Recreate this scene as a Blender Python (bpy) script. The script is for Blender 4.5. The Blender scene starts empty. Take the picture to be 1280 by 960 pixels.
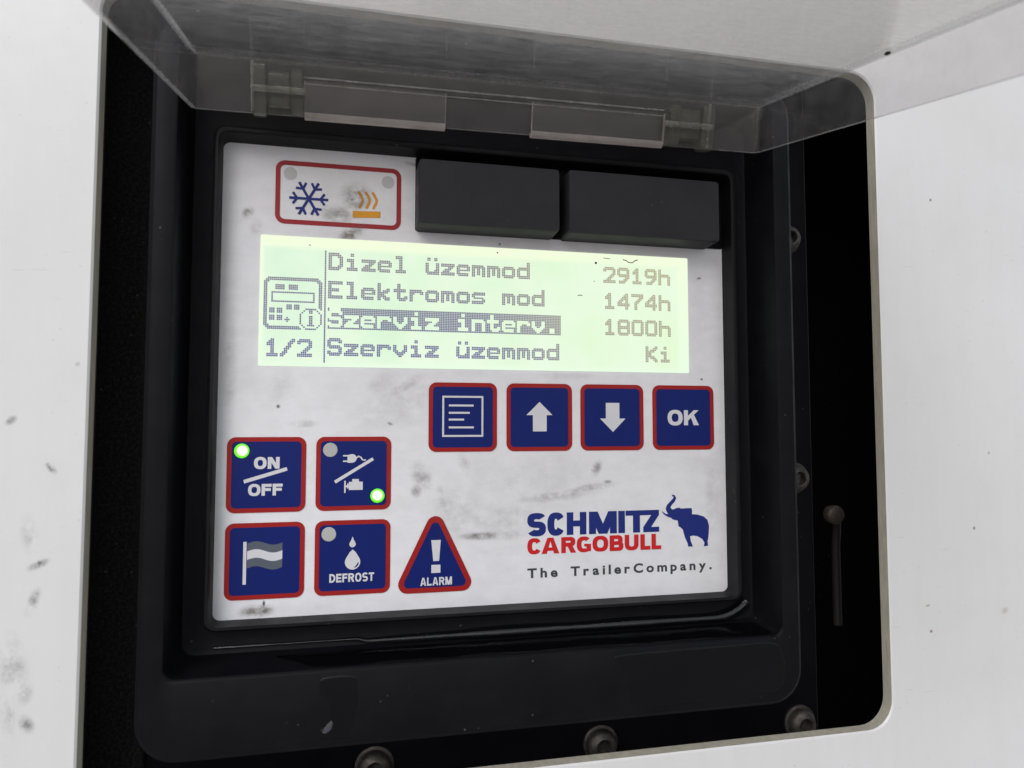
import bpy, bmesh, math, random
from mathutils import Vector, Matrix

# ------------------------------------------------------------------ camera, sky, sun, exposure
SC = bpy.context.scene
COL = SC.collection
CM = 0.01                                   # everything below is written in centimetres

cam_d = bpy.data.cameras.new("camera")
cam_d.sensor_width = 36.0
cam_d.lens = 36.0 * 874.836 / 1280.0
cam_d.clip_start = 0.005
cam_d.clip_end = 200.0
cam = bpy.data.objects.new("camera", cam_d)
COL.objects.link(cam)
CX = Vector((0.975497892, -0.220008721, -0.000159856))
CD = Vector((0.0124613888, 0.055978016, -0.998354233))
CF = Vector((0.219655586, 0.973890458, 0.0573480508))
CP = Vector((4.77363947, -26.68787392, 6.88219039)) * CM
m = Matrix.Identity(4)
for i in range(3):
    m[i][0] = CX[i]; m[i][1] = -CD[i]; m[i][2] = -CF[i]; m[i][3] = CP[i]
cam.matrix_world = m
cam_d.dof.use_dof = True
cam_d.dof.focus_distance = 0.275
cam_d.dof.aperture_fstop = 13.0
SC.camera = cam

SUN_EL, SUN_AZ = math.radians(38), math.radians(213)     # azimuth: clockwise from +Y
W = bpy.data.worlds.new("World"); SC.world = W; W.use_nodes = True
wn, wl = W.node_tree.nodes, W.node_tree.links
wn.clear()
sky = wn.new("ShaderNodeTexSky"); sky.sky_type = 'NISHITA'; sky.sun_disc = False
sky.sun_elevation = SUN_EL; sky.sun_rotation = SUN_AZ
sky.air_density = 1.0; sky.dust_density = 1.2; sky.ozone_density = 1.0
hsv = wn.new("ShaderNodeHueSaturation"); hsv.inputs['Saturation'].default_value = 0.30
wl.new(sky.outputs[0], hsv.inputs['Color'])
tc = wn.new("ShaderNodeTexCoord"); sep = wn.new("ShaderNodeSeparateXYZ")
wl.new(tc.outputs['Generated'], sep.inputs[0])
mr = wn.new("ShaderNodeMapRange"); mr.inputs[1].default_value = -0.06; mr.inputs[2].default_value = 0.02
wl.new(sep.outputs['Z'], mr.inputs[0])
wm = wn.new("ShaderNodeMix"); wm.data_type = 'RGBA'
wm.inputs[6].default_value = (2.28, 2.22, 2.22, 1)          # grey yard below the horizon
wl.new(mr.outputs[0], wm.inputs[0]); wl.new(hsv.outputs[0], wm.inputs[7])
bg = wn.new("ShaderNodeBackground"); bg.inputs['Strength'].default_value = 0.10
wo = wn.new("ShaderNodeOutputWorld")
wl.new(wm.outputs[2], bg.inputs[0]); wl.new(bg.outputs[0], wo.inputs[0])

sun_d = bpy.data.lights.new("sun", 'SUN'); sun_d.energy = 0.9; sun_d.angle = math.radians(40)
sun_d.color = (1.0, 0.985, 0.97)
sun = bpy.data.objects.new("sun", sun_d); COL.objects.link(sun)
sd = Vector((math.sin(SUN_AZ) * math.cos(SUN_EL), math.cos(SUN_AZ) * math.cos(SUN_EL), math.sin(SUN_EL)))
sun.rotation_euler = (-sd).to_track_quat('-Z', 'Y').to_euler()
sun.location = sd * 3

SC.view_settings.view_transform = 'Standard'
SC.view_settings.look = 'None'
SC.view_settings.gamma = 1.0
EXPO = 0.53
SC.view_settings.exposure = EXPO
GAIN = 2.0 ** EXPO
SC.cycles.max_bounces = 16
SC.cycles.transparent_max_bounces = 24
SC.cycles.transmission_bounces = 12

# ------------------------------------------------------------------ material helpers
def lin(r, g, b):
    f = lambda c: (c / 255) / 12.92 if c <= 10.3 else (((c / 255) + 0.055) / 1.055) ** 2.4
    return (f(r), f(g), f(b), 1)

class Mat:
    def __init__(self, name):
        self.m = bpy.data.materials.new(name); self.m.use_nodes = True
        self.n = self.m.node_tree.nodes; self.l = self.m.node_tree.links
        self.n.clear()
        self.out = self.n.new("ShaderNodeOutputMaterial")
        self._pos = None
    def new(self, t, **k):
        o = self.n.new(t)
        for a, v in k.items(): setattr(o, a, v)
        return o
    def link(self, a, b): self.l.new(a, b)
    def pos(self):
        if self._pos is None:
            g = self.new("ShaderNodeNewGeometry")
            v = self.new("ShaderNodeVectorMath", operation='SCALE'); v.inputs[3].default_value = 100.0
            self.link(g.outputs['Position'], v.inputs[0]); self._pos = v.outputs[0]
        return self._pos                                # world position in cm
    def noise(self, scale, detail=4, rough=0.55, vec=None, stretch=None):
        t = self.new("ShaderNodeTexNoise"); t.inputs['Scale'].default_value = scale
        t.inputs['Detail'].default_value = detail; t.inputs['Roughness'].default_value = rough
        v = vec or self.pos()
        if stretch:
            mp = self.new("ShaderNodeMapping"); mp.inputs['Scale'].default_value = stretch
            self.link(v, mp.inputs[0]); v = mp.outputs[0]
        self.link(v, t.inputs['Vector']); return t.outputs['Fac']
    def voro(self, scale, vec=None):
        t = self.new("ShaderNodeTexVoronoi"); t.inputs['Scale'].default_value = scale
        self.link(vec or self.pos(), t.inputs['Vector']); return t
    def rng(self, v, a, b, c=0.0, d=1.0, smooth=False):
        t = self.new("ShaderNodeMapRange"); t.clamp = True
        if smooth: t.interpolation_type = 'SMOOTHSTEP'
        for i, x in enumerate((a, b, c, d)): t.inputs[1 + i].default_value = x
        self.link(v, t.inputs[0]); return t.outputs[0]
    def math(self, op, a, b=None):
        t = self.new("ShaderNodeMath", operation=op)
        for i, x in enumerate((a, b)):
            if x is None: continue
            if isinstance(x, (int, float)): t.inputs[i].default_value = x
            else: self.link(x, t.inputs[i])
        return t.outputs[0]
    def mix(self, f, a, b):
        t = self.new("ShaderNodeMix", data_type='RGBA')
        if isinstance(f, (int, float)): t.inputs[0].default_value = f
        else: self.link(f, t.inputs[0])
        for i, x in ((6, a), (7, b)):
            if isinstance(x, tuple): t.inputs[i].default_value = x
            else: self.link(x, t.inputs[i])
        return t.outputs[2]
    def thin_fresnel(self, ior, nrm=None):
        # same reflectance from either side of the thin sheet (light passes straight through)
        g = self.new("ShaderNodeNewGeometry")
        fr = self.new("ShaderNodeFresnel")
        self.link(self.rng(g.outputs['Backfacing'], 0, 1, ior, 1 / ior), fr.inputs[0])
        if nrm is not None: self.link(nrm, fr.inputs['Normal'])
        return fr.outputs[0]
    def blob(self, cx, cz, rx, rz, ang=0):
        """1 at (cx, cz) on the panel plane falling to 0 at the ellipse"""
        mp = self.new("ShaderNodeMapping", vector_type='TEXTURE')
        mp.inputs['Location'].default_value = (cx, 0, cz)
        mp.inputs['Rotation'].default_value = (0, -math.radians(ang), 0)
        mp.inputs['Scale'].default_value = (rx, 1e4, rz)
        self.link(self.pos(), mp.inputs[0])
        ln = self.new("ShaderNodeVectorMath", operation='LENGTH'); self.link(mp.outputs[0], ln.inputs[0])
        return self.rng(ln.outputs['Value'], 0.15, 1.0, 1.0, 0.0, True)
    def smears(self, lst, noise):
        acc = None
        for cx, cz, rx, rz, ang, s in lst:
            v = self.math('MULTIPLY', self.blob(cx, cz, rx, rz, ang), s)
            acc = v if acc is None else self.math('MAXIMUM', acc, v)
        return self.math('MULTIPLY', acc, noise)
    def pbr(self, base, rough=0.5, metal=0.0, spec=0.5, bump=None, bump_d=0.01, emit=None, emit_s=0.0, ior=1.45):
        p = self.new("ShaderNodeBsdfPrincipled")
        for nm, x in (('Base Color', base), ('Roughness', rough), ('Metallic', metal), ('Specular IOR Level', spec)):
            if isinstance(x, (int, float, tuple)): p.inputs[nm].default_value = x
            else: self.link(x, p.inputs[nm])
        p.inputs['IOR'].default_value = ior
        if emit is not None:
            if isinstance(emit, tuple): p.inputs['Emission Color'].default_value = emit
            else: self.link(emit, p.inputs['Emission Color'])
            if isinstance(emit_s, (int, float)): p.inputs['Emission Strength'].default_value = emit_s
            else: self.link(emit_s, p.inputs['Emission Strength'])
        if bump is not None:
            b = self.new("ShaderNodeBump"); b.inputs['Distance'].default_value = bump_d * CM
            b.inputs['Strength'].default_value = 1.0
            self.link(bump, b.inputs['Height']); self.link(b.outputs[0], p.inputs['Normal'])
        self.link(p.outputs[0], self.out.inputs[0]); self.p = p
        return self.m

def m_body():
    M = Mat("white_gelcoat")
    base = M.mix(M.rng(M.noise(0.12, 3), 0.35, 0.7), (0.74, 0.74, 0.745, 1), (0.71, 0.705, 0.70, 1))
    streak = M.rng(M.noise(.9, 7, .7, stretch=(1.3, 1, .16)), .45, .8, 0, .07)
    cloud = M.rng(M.noise(.45, 8, .7), .5, .8, 0, .09)
    scr = M.math('MULTIPLY', M.rng(M.noise(3.2, 2, .5, stretch=(.22, 1, 2.6)), .70, .74, 0, .3), M.rng(M.noise(.25, 2), .52, .6))
    base = M.mix(M.math('MAXIMUM', M.math('ADD', streak, cloud), scr), base, (.42, .40, .37, 1))
    # fine dirt specks
    v = M.voro(0.9); n = M.noise(0.35, 2)
    sp = M.math('MULTIPLY', M.rng(v.outputs['Distance'], 0.02, 0.06, .55, 0), M.rng(n, 0.54, 0.68))
    v2 = M.voro(2.6); n2 = M.noise(0.8, 2)
    sp2 = M.math('MULTIPLY', M.rng(v2.outputs['Distance'], 0.04, 0.13, 0.32, 0), M.rng(n2, 0.5, 0.7))
    base = M.mix(M.math('MAXIMUM', sp, sp2), base, (0.30, 0.27, 0.23, 1))
    scuff = M.math('MULTIPLY', M.rng(M.noise(1.3, 8, 0.75, stretch=(1.0, 1, 0.7)), 0.40, 0.56), M.rng(M.noise(6.0, 5, .8), .32, .6, .25, 1))
    sm = [(-4.33, 2.71, .42, .16, 25, 1.1), (-4.6, 3.6, .35, .8, 10, .35), (-4.45, 1.6, .22, .55, -20, 1.0), (-4.9, -0.3, .5, 1.4, 8, .5),
          (-4.62, -1.0, .35, .45, 0, .65), (-4.5, -1.9, .26, .4, 35, .75), (-5.0, -1.6, .3, .8, 10, .5), (-4.09, 5.57, .14, .3, 40, 1.2),
          (-5.2, 7.0, .25, .15, 40, .8), (-3.48, 8.72, .1, .1, 0, 1.0)]
    base = M.mix(M.smears(sm, scuff), base, (0.10, 0.095, 0.09, 1))
    dots = [(27.66, 16.03, .09, .09, 0, .9), (26.99, -1.24, .10, .09, 0, .9), (26.88, -.24, .16, .06, 10, .6), (30.06, 5.71, .09, .09, 0, .5),
            (30.54, -.64, .25, .18, 20, .3), (29.2, 2.7, .1, .1, 0, .8)]
    base = M.mix(M.smears(dots, M.rng(M.noise(0.1), 0, .1)), base, (0.16, 0.13, 0.10, 1))
    bmp = M.noise(0.55, 3)
    return M.pbr(base, M.rng(M.noise(2.0, 4), .3, .7, .28, .42), bump=bmp, bump_d=.012)

def m_edge():
    M = Mat("cut_edge_laminate")
    base = M.mix(M.rng(M.noise(1.3, 6, .7, stretch=(3, 3, .6)), .35, .7), (.47, .44, .36, 1), (.33, .31, .25, 1))
    return M.pbr(base, .8, bump=M.noise(9, 4), bump_d=.01)

def m_plastic(name, c0, c1, rough0, rough1, bump=.004, dust=0.0, spec=.5):
    M = Mat(name)
    base = M.mix(M.rng(M.noise(.5, 4, .6), .35, .7), c0, c1)
    v = M.voro(2.4); n = M.noise(.7, 2)
    sp = M.math('MULTIPLY', M.rng(v.outputs['Distance'], .05, .1, 1, 0), M.rng(n, .55, .65))
    base = M.mix(M.math('MULTIPLY', sp, .5), base, (.18, .17, .16, 1))
    if dust:
        d = M.rng(M.noise(.9, 7, .7, stretch=(.6, 1, 1.4)), .5, .8)
        base = M.mix(M.math('MULTIPLY', d, dust), base, (.13, .125, .12, 1))
    return M.pbr(base, M.rng(M.noise(1.1, 5, .6), .3, .7, rough0, rough1), spec=spec, bump=M.noise(28, 3), bump_d=bump)

def m_foam():
    M = Mat("black_fibre_foam")
    n = M.noise(9, 5, .75)
    base = M.mix(M.rng(n, .45, .8), (.008, .0074, .007, 1), (.045, .041, .038, 1))
    v = M.voro(2.2); k = M.noise(1.1, 2)
    sp = M.math('MULTIPLY', M.rng(v.outputs['Distance'], .05, .09, 1, 0), M.rng(k, .5, .6))
    base = M.mix(M.math('MULTIPLY', sp, .6), base, (.16, .15, .13, 1))
    return M.pbr(base, .95, spec=.2, bump=n, bump_d=.05)

SMEAR = [(4.75, 15.45, .8, .75, 20, .75), (4.1, 14.75, .9, .55, 0, .6), (4.6, 14.05, .9, .35, 35, .85), (4.4, 13.9, .35, .3, 0, .6),
         (14.23, 5.10, .28, .5, -35, .75), (14.72, 4.57, .28, .12, 0, .85), (12.6, 4.05, 2.4, .3, 5, .42), (13.9, 4.35, 1.6, .22, 8, .45),
         (9.6, 2.62, 1.3, .22, 0, .75), (10.3, 2.65, 1.6, .3, 0, .3), (8.6, 3.6, 1.6, 1.5, 0, .22), (7.3, 4.9, .5, .8, 30, .5), (11.5, 4.6, 4.2, 1.5, 4, .11), (10.2, 3.2, 2.6, .9, 0, .2), (6.6, 8.3, 1.2, .35, 30, .3), (13.0, 8.8, 1.5, .2, 0, .2), (8.9, 5.4, .3, .6, 20, .35), (.4, 9, .35, 3, 0, .2), (19.3, 4, .5, 2.5, 0, .2),
         (7.1, 4.4, .3, .35, 0, .7), (6.3, 7.6, 2.6, 1.2, 15, .16), (.9, 14.6, .25, .35, -30, .8), (1.2, 14.1, .3, .5, 0, .3), (8.1, 4.0, .25, .9, 15, .3), (3.0, 6.9, .7, .2, 0, .35),
         (1.5, .25, .8, .3, 0, .9), (9, 15.2, 1.5, 1.6, 0, .0), (2.2, 8.3, .7, .9, 0, .18), (5.8, 8.4, .8, .5, 20, .22), (6.9, 16.9, .5, .12, -10, .6)]
DOTS = [(1.72, .50, .07, .16, 0, 1), (2.08, 7.53, .1, .1, 0, .9), (18.9, 8.75, .09, .07, 0, .9), (18.85, 13.0, .16, .08, 10, .7), (10.3, 13.97, .07, .07, 0, .9), (6.1, 6.9, .16, .08, -20, .6)]
def dirt(M, base, amount=1.0):
    n = M.rng(M.noise(2.2, 8, .72, stretch=(.8, 1, 1.0)), .36, .62)
    n2 = M.rng(M.noise(.8, 8, .7, stretch=(.55, 1, 1.3)), .45, .80, 0, .17 * amount)
    d = M.math('MINIMUM', M.math('ADD', M.math('MULTIPLY', M.smears(SMEAR, n), amount * 1.2), n2), .92)
    v = M.voro(1.7); k = M.noise(.6, 2)
    sp = M.math('MULTIPLY', M.rng(v.outputs['Distance'], .02, .055, .6, 0), M.rng(k, .55, .66))
    d = M.math('MAXIMUM', d, sp)
    base = M.mix(d, base, (.16, .14, .122, 1))
    one = M.rng(M.noise(.1), -1, -.5)
    return M.mix(M.smears(DOTS, one), base, (.05, .045, .045, 1))

def m_print(name, col, rough=.42, dirty=1.0, spec=.4):
    M = Mat(name)
    base = M.mix(M.rng(M.noise(1.4, 4), .3, .75), col, tuple(c * .93 for c in col[:3]) + (1,))
    base = dirt(M, base, dirty)
    return M.pbr(base, rough, spec=spec, bump=M.noise(6, 3), bump_d=.004)

def m_lcd():
    M = Mat("lcd_backlight")
    sx = M.new("ShaderNodeSeparateXYZ"); M.link(M.pos(), sx.inputs[0])
    X, Z = sx.outputs[0], sx.outputs[2]
    # the viewing area of the liquid crystal sits inside a brighter lit margin
    e = M.math('MINIMUM', M.math('MINIMUM', M.rng(X, 1.42, 1.55), M.rng(X, 17.75, 17.95, 1, 0)), M.math('MINIMUM', M.rng(Z, 9.05, 9.2), M.rng(Z, 13.3, 13.5, 1, 0)))
    core = M.mix(M.rng(X, 1.5, 17.5), lin(211, 242, 213), lin(226, 251, 206))
    core = M.mix(M.rng(M.noise(.3, 4), .35, .65), core, lin(234, 252, 226))
    rim = M.mix(M.rng(Z, 9.0, 13.8), lin(233, 255, 228), lin(243, 255, 222))
    c = M.mix(e, rim, core)
    # faint dot grid of the panel
    def grid(v, o):
        f = M.math('FRACT', M.math('MULTIPLY', M.math('SUBTRACT', v, o), 1 / .067))
        return M.rng(M.math('ABSOLUTE', M.math('SUBTRACT', f, .5)), .36, .47)
    g = M.math('MULTIPLY', M.math('MAXIMUM', grid(X, 1.5), grid(Z, 9.13)), e)
    c = M.mix(M.math('MULTIPLY', g, .35), c, lin(243, 255, 240))
    cracks = M.rng(M.noise(1.0, 6, .7), .55, .6)
    return M.pbr((.02, .02, .02, 1), .35, spec=.25, emit=c, emit_s=.98 / GAIN)

def m_dots():
    M = Mat("lcd_dark_dots")
    sx = M.new("ShaderNodeSeparateXYZ"); M.link(M.pos(), sx.inputs[0])
    a = M.mix(M.rng(sx.outputs[2], 9.2, 13.3), lin(100, 94, 158), lin(140, 132, 142))
    b = M.mix(M.rng(sx.outputs[2], 9.2, 13.3), lin(168, 160, 146), lin(180, 171, 138))
    c = M.mix(M.rng(sx.outputs[0], 9.5, 15.5), a, b)
    return M.pbr((.01, .01, .01, 1), .35, spec=.25, emit=c, emit_s=.9 / GAIN)

def m_led():
    M = Mat("lit_green_led")
    lw = M.new("ShaderNodeLayerWeight"); lw.inputs[0].default_value = .45
    c = M.mix(M.rng(lw.outputs['Facing'], .0, .20), lin(235, 255, 205), lin(96, 250, 14))
    return M.pbr((.1, .3, .05, 1), .25, emit=c, emit_s=M.rng(lw.outputs['Facing'], .0, .3, 2.6 / GAIN, 1.0 / GAIN))

def m_metal(name, col, rough):
    M = Mat(name)
    base = M.mix(M.rng(M.noise(3, 6, .7), .4, .7), col, tuple(c * .45 for c in col[:3]) + (1,))
    return M.pbr(base, M.rng(M.noise(4, 4), .3, .7, rough, rough + .25), metal=.85, bump=M.noise(7, 4), bump_d=.01)

def m_clear(name, tint, haze, rough, hazecol=(.75, .75, .74, 1), scratch_sheen=.0, even=False):
    """thin clear plastic: what passes, what reflects (fresnel), and a film of dust and scratches"""
    M = Mat(name)
    tr = M.new("ShaderNodeBsdfTransparent"); tr.inputs[0].default_value = tint
    gl = M.new("ShaderNodeBsdfGlossy"); gl.inputs['Roughness'].default_value = rough
    gl.inputs[0].default_value = (.9, .9, .92, 1)
    fr = M.thin_fresnel(1.5)
    m1 = M.new("ShaderNodeMixShader"); M.link(fr, m1.inputs[0]); M.link(tr.outputs[0], m1.inputs[1]); M.link(gl.outputs[0], m1.inputs[2])
    df = M.new("ShaderNodeBsdfDiffuse"); df.inputs[0].default_value = hazecol
    tl = M.new("ShaderNodeBsdfTranslucent"); tl.inputs[0].default_value = hazecol
    m3 = M.new("ShaderNodeMixShader"); m3.inputs[0].default_value = .5; M.link(df.outputs[0], m3.inputs[1]); M.link(tl.outputs[0], m3.inputs[2])
    n = M.rng(M.noise(1.6, 8, .75, stretch=(.5, 1.2, 1)), .36, .68, haze * (.8 if even else .35), haze * (1.2 if even else 1.9))
    if scratch_sheen:
        # fine scratches, plus haze ramped away from the hinge to paint a blurred reflection
        sy = M.new("ShaderNodeSeparateXYZ"); M.link(M.pos(), sy.inputs[0])
        edge = M.math('ADD', sy.outputs[1], M.math('MULTIPLY', M.noise(.5, 5, .7), 2.6))
        sheen_ramp = M.rng(edge, -3.0, -5.2)
        fine = M.math('MAXIMUM', M.rng(M.noise(5.0, 7, .8, stretch=(.3, 1.5, 1)), .42, .72), M.rng(M.noise(1.5, 7, .75, stretch=(.7, 1.3, 1)), .45, .75))
        s = M.math('MULTIPLY', M.math('MULTIPLY', sheen_ramp, fine), scratch_sheen)
        v = M.voro(1.5); k = M.noise(.7, 2)
        sp = M.math('MULTIPLY', M.rng(v.outputs['Distance'], .04, .09, .4, 0), M.rng(k, .52, .6))
        n = M.math('MAXIMUM', M.math('ADD', n, s), sp)
    m2 = M.new("ShaderNodeMixShader"); M.link(n, m2.inputs[0]); M.link(m1.outputs[0], m2.inputs[1]); M.link(m3.outputs[0], m2.inputs[2])
    M.link(m2.outputs[0], M.out.inputs[0])
    return M.m

def m_water(ior=1.33):
    M = Mat("water_on_plastic")
    tr = M.new("ShaderNodeBsdfTransparent"); tr.inputs[0].default_value = (.60, .60, .62, 1)
    gl = M.new("ShaderNodeBsdfGlossy"); gl.inputs['Roughness'].default_value = .04
    b = M.new("ShaderNodeBump"); b.inputs['Distance'].default_value = .02 * CM; M.link(M.noise(.9, 3), b.inputs['Height'])
    M.link(b.outputs[0], gl.inputs['Normal'])
    fr = M.thin_fresnel(ior, b.outputs[0])
    m1 = M.new("ShaderNodeMixShader"); M.link(fr, m1.inputs[0]); M.link(tr.outputs[0], m1.inputs[1]); M.link(gl.outputs[0], m1.inputs[2])
    M.link(m1.outputs[0], M.out.inputs[0])
    return M.m

MAT = dict(
    body=m_body(), edge=m_edge(), foam=m_foam(),
    bezel=m_plastic("black_bezel_plastic", (.0045, .0046, .0066, 1), (.0062, .0063, .0085, 1), .36, .52, .006, .03, .13),
    base=m_plastic("black_base_plastic", (.0035, .0035, .005, 1), (.005, .005, .0065, 1), .4, .55, .006, .02, .12),
    rim=m_plastic("dark_grey_rim_plastic", (.006, .006, .0075, 1), (.008, .008, .0095, 1), .4, .52, .006, .05, .2),
    blank=m_plastic("charcoal_blank_plastic", (.019, .0185, .0225, 1), (.023, .0225, .0265, 1), .45, .6, .008, .05, .3),
    cavity=m_plastic("black_cavity", (.002, .002, .002, 1), (.003, .003, .003, 1), .9, .95, .01, 0, .1),
    white=m_print("white_overlay_film", (.84, .84, .875, 1), .36),
    red=m_print("red_print", lin(160, 26, 24), .4, .5, .3), red2=m_print("dark_red_print", lin(160, 34, 44), .4, .8), redlogo=m_print("logo_red_print", lin(208, 26, 34), .4, .3),
    blue=m_print("blue_print", lin(8, 30, 106), .36, .10, .25), bluelogo=m_print("logo_blue_print", lin(20, 40, 122), .4, .25),
    pale=m_print("pale_symbol_print", (.70, .70, .74, 1), .4, .3), grey=m_print("grey_flag_print", lin(88, 96, 108), .4, .3),
    ink=m_print("dark_ink_print", lin(62, 66, 72), .4, .2), amber=m_print("amber_print", lin(226, 158, 40), .4, .9),
    lens=m_print("unlit_lens_film", lin(186, 186, 184), .3, .2), lens2=m_print("faint_lens_film", lin(198, 198, 198), .3, .3),
    lcd=m_lcd(), dots=m_dots(), led=m_led(),
    bolt=m_metal("dull_bolt_steel", (.13, .115, .105, 1), .45), rod=m_plastic('dark_rod', (.012, .0105, .0105, 1), (.017, .015, .015, 1), .5, .6, .01, 0, .3), pin=m_metal("rusty_pin_steel", (.11, .092, .08, 1), .6),
    lid=m_clear("clear_lid_plastic", (.915, .895, .875, 1), .055, .11, (.75, .76, .78, 1), scratch_sheen=.24), wall=m_clear("clear_wall_plastic", (.93, .92, .92, 1), .036, .07, (.72, .70, .72, 1)),
    lidedge=m_clear("clear_plastic_painted_glow_edge", (.75, .75, .75, 1), .26, .12, even=True), strip=m_clear("clear_strip_plastic", (.92, .91, .91, 1), .014, .08, (.74, .70, .68, 1)),  # edge haze paints in the light gathered along the clear plastic's edges
    stripedge=m_clear("strip_edge_painted_glow", (.7, .68, .67, 1), .50, .12, (.85, .78, .75, 1), even=True),  # stronger pinkish haze paints the bright highlight under the hinge strips
    knuckle=m_clear("yellowed_clear_plastic", (.82, .83, .78, 1), .036, .04, (.66, .66, .58, 1)),
    glint=m_plastic('painted_glint', (.20, .20, .23, 1), (.12, .12, .14, 1), .35, .5), water=m_water(), bead=m_water(1.7), speck=m_plastic("dark_dirt", (.02, .018, .015, 1), (.03, .025, .02, 1), .8, .9))

# ------------------------------------------------------------------ mesh helpers (cm in, metres out)
class MB:
    def __init__(self, fn=None): self.v = []; self.f = []; self.fn = fn; self.mi = []; self.cur = 0
    def vert(self, p):
        if self.fn: p = self.fn(p)
        self.v.append(Vector(p)); return len(self.v) - 1
    def face(self, ids): self.f.append(ids); self.mi.append(self.cur)
    def poly(self, pts): self.face([self.vert(p) for p in pts])
    def loft(self, loops, cap0=False, cap1=False):
        ids = [[self.vert(p) for p in L] for L in loops]
        n = len(ids[0])
        for A, B in zip(ids, ids[1:]):
            for i in range(n):
                j = (i + 1) % n
                self.face([A[i], A[j], B[j], B[i]])
        if cap0: self.face(list(reversed(ids[0])))
        if cap1: self.face(ids[-1])
    def box(self, x0, x1, y0, y1, z0, z1):
        c = [self.vert((x, y, z)) for z in (z0, z1) for y in (y0, y1) for x in (x0, x1)]
        for q in ((0, 2, 3, 1), (4, 5, 7, 6), (0, 1, 5, 4), (2, 6, 7, 3), (0, 4, 6, 2), (1, 3, 7, 5)): self.face([c[i] for i in q])
    def tube(self, pts, r, n=12, caps=True):
        loops = []; rr = r if isinstance(r, (list, tuple)) else [r] * len(pts)
        P = [Vector(p) for p in pts]
        for i, p in enumerate(P):
            d = (P[min(i + 1, len(P) - 1)] - P[max(i - 1, 0)]).normalized()
            a = d.orthogonal().normalized() if i == 0 else (u - d * u.dot(d)).normalized()
            u = a; b = d.cross(a)
            loops.append([tuple(p + (a * math.cos(t) + b * math.sin(t)) * rr[i]) for t in [2 * math.pi * k / n for k in range(n)]])
        self.loft(loops, caps, caps)
    def build(self, name, mats, parent=None, smooth=None, bevel=0.0, seg=2, fixn=True):
        org = parent['_o'] if parent is not None else (0, 0, 0)
        org = Vector(org)
        bm = bmesh.new()
        vs = [bm.verts.new((p - org) * CM) for p in self.v]
        for ids, mi in zip(self.f, self.mi):
            try: fc = bm.faces.new([vs[i] for i in ids]); fc.material_index = mi
            except ValueError: pass
        if fixn: bmesh.ops.recalc_face_normals(bm, faces=bm.faces)
        me = bpy.data.meshes.new(name); 
        if smooth is not None:
            for f in bm.faces: f.smooth = True
            for e in bm.edges:
                if len(e.link_faces) == 2 and e.calc_face_angle(0) > math.radians(smooth): e.smooth = False
        bm.to_mesh(me); bm.free()
        for mt in (mats if isinstance(mats, list) else [mats]): me.materials.append(mt)
        o = bpy.data.objects.new(name, me); COL.objects.link(o)
        o['_o'] = tuple(org)
        if parent is not None: o.parent = parent
        if bevel:
            md = o.modifiers.new("bevel", 'BEVEL'); md.width = bevel * CM; md.segments = seg; md.limit_method = 'ANGLE'; md.angle_limit = math.radians(40)
            md.harden_normals = False
        return o

def rr(x0, x1, z0, z1, r, n=6):
    """rounded rectangle, counter-clockwise list of (x, z)"""
    r = max(1e-4, min(r, (x1 - x0) / 2 - 1e-4, (z1 - z0) / 2 - 1e-4)); out = []
    for cx, cz, a in ((x1 - r, z0 + r, -90), (x1 - r, z1 - r, 0), (x0 + r, z1 - r, 90), (x0 + r, z0 + r, 180)):
        for k in range(n + 1):
            t = math.radians(a + 90 * k / n); out.append((cx + r * math.cos(t), cz + r * math.sin(t)))
    return out
def L(x0, x1, z0, z1, r, y, n=6): return [(x, y, z) for x, z in rr(x0, x1, z0, z1, r, n)]

def empty(name, o):
    e = bpy.data.objects.new(name, None); COL.objects.link(e); e.location = Vector(o) * CM; e['_o'] = tuple(o); e.empty_display_size = .02
    return e
def tag(o, label=None, cat=None, kind=None, group=None):
    for k, v in (('label', label), ('category', cat), ('kind', kind), ('group', group)):
        if v: o[k] = v
    return o

# ------------------------------------------------------------------ white body panel with its cut-out, and the dark cavity behind
b = MB()
hole = (-3.15, 25.15, -4.78, 21.02)
N = 8
b.loft([L(-45, 70, -40, 60, 1, -3.0, N), L(hole[0] - .06, hole[1] + .06, hole[2] - .06, hole[3] + .06, 1.16, -3.0, N), L(*hole, 1.1, -2.94, N)])
b.cur = 1
b.loft([L(*hole, 1.1, -2.94, N), L(hole[0] + .01, hole[1] - .01, hole[2] + .01, hole[3] - .01, 1.1, -2.5, N)])
b.cur = 2
b.loft([L(hole[0] + .01, hole[1] - .01, hole[2] + .01, hole[3] - .01, 1.1, -2.5, N), L(-45, 70, -40, 60, 1, -2.5, N)])
body = b.build('body_panel', [MAT['body'], MAT['edge'], MAT['cavity']], smooth=35)
tag(body, "scuffed white body panel with a raw tan edge round the black cut-out", "panel")

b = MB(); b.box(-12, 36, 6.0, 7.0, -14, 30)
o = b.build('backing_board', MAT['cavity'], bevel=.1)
tag(o, "black board deep in the dark gap behind the white panel's opening", "board")

# ------------------------------------------------------------------ control unit
CU = empty('control_unit', (10, 0, -7.0))
tag(CU, "black framed cooling unit controller with lit green display, blue keys and clear lid", "control unit")

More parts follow.
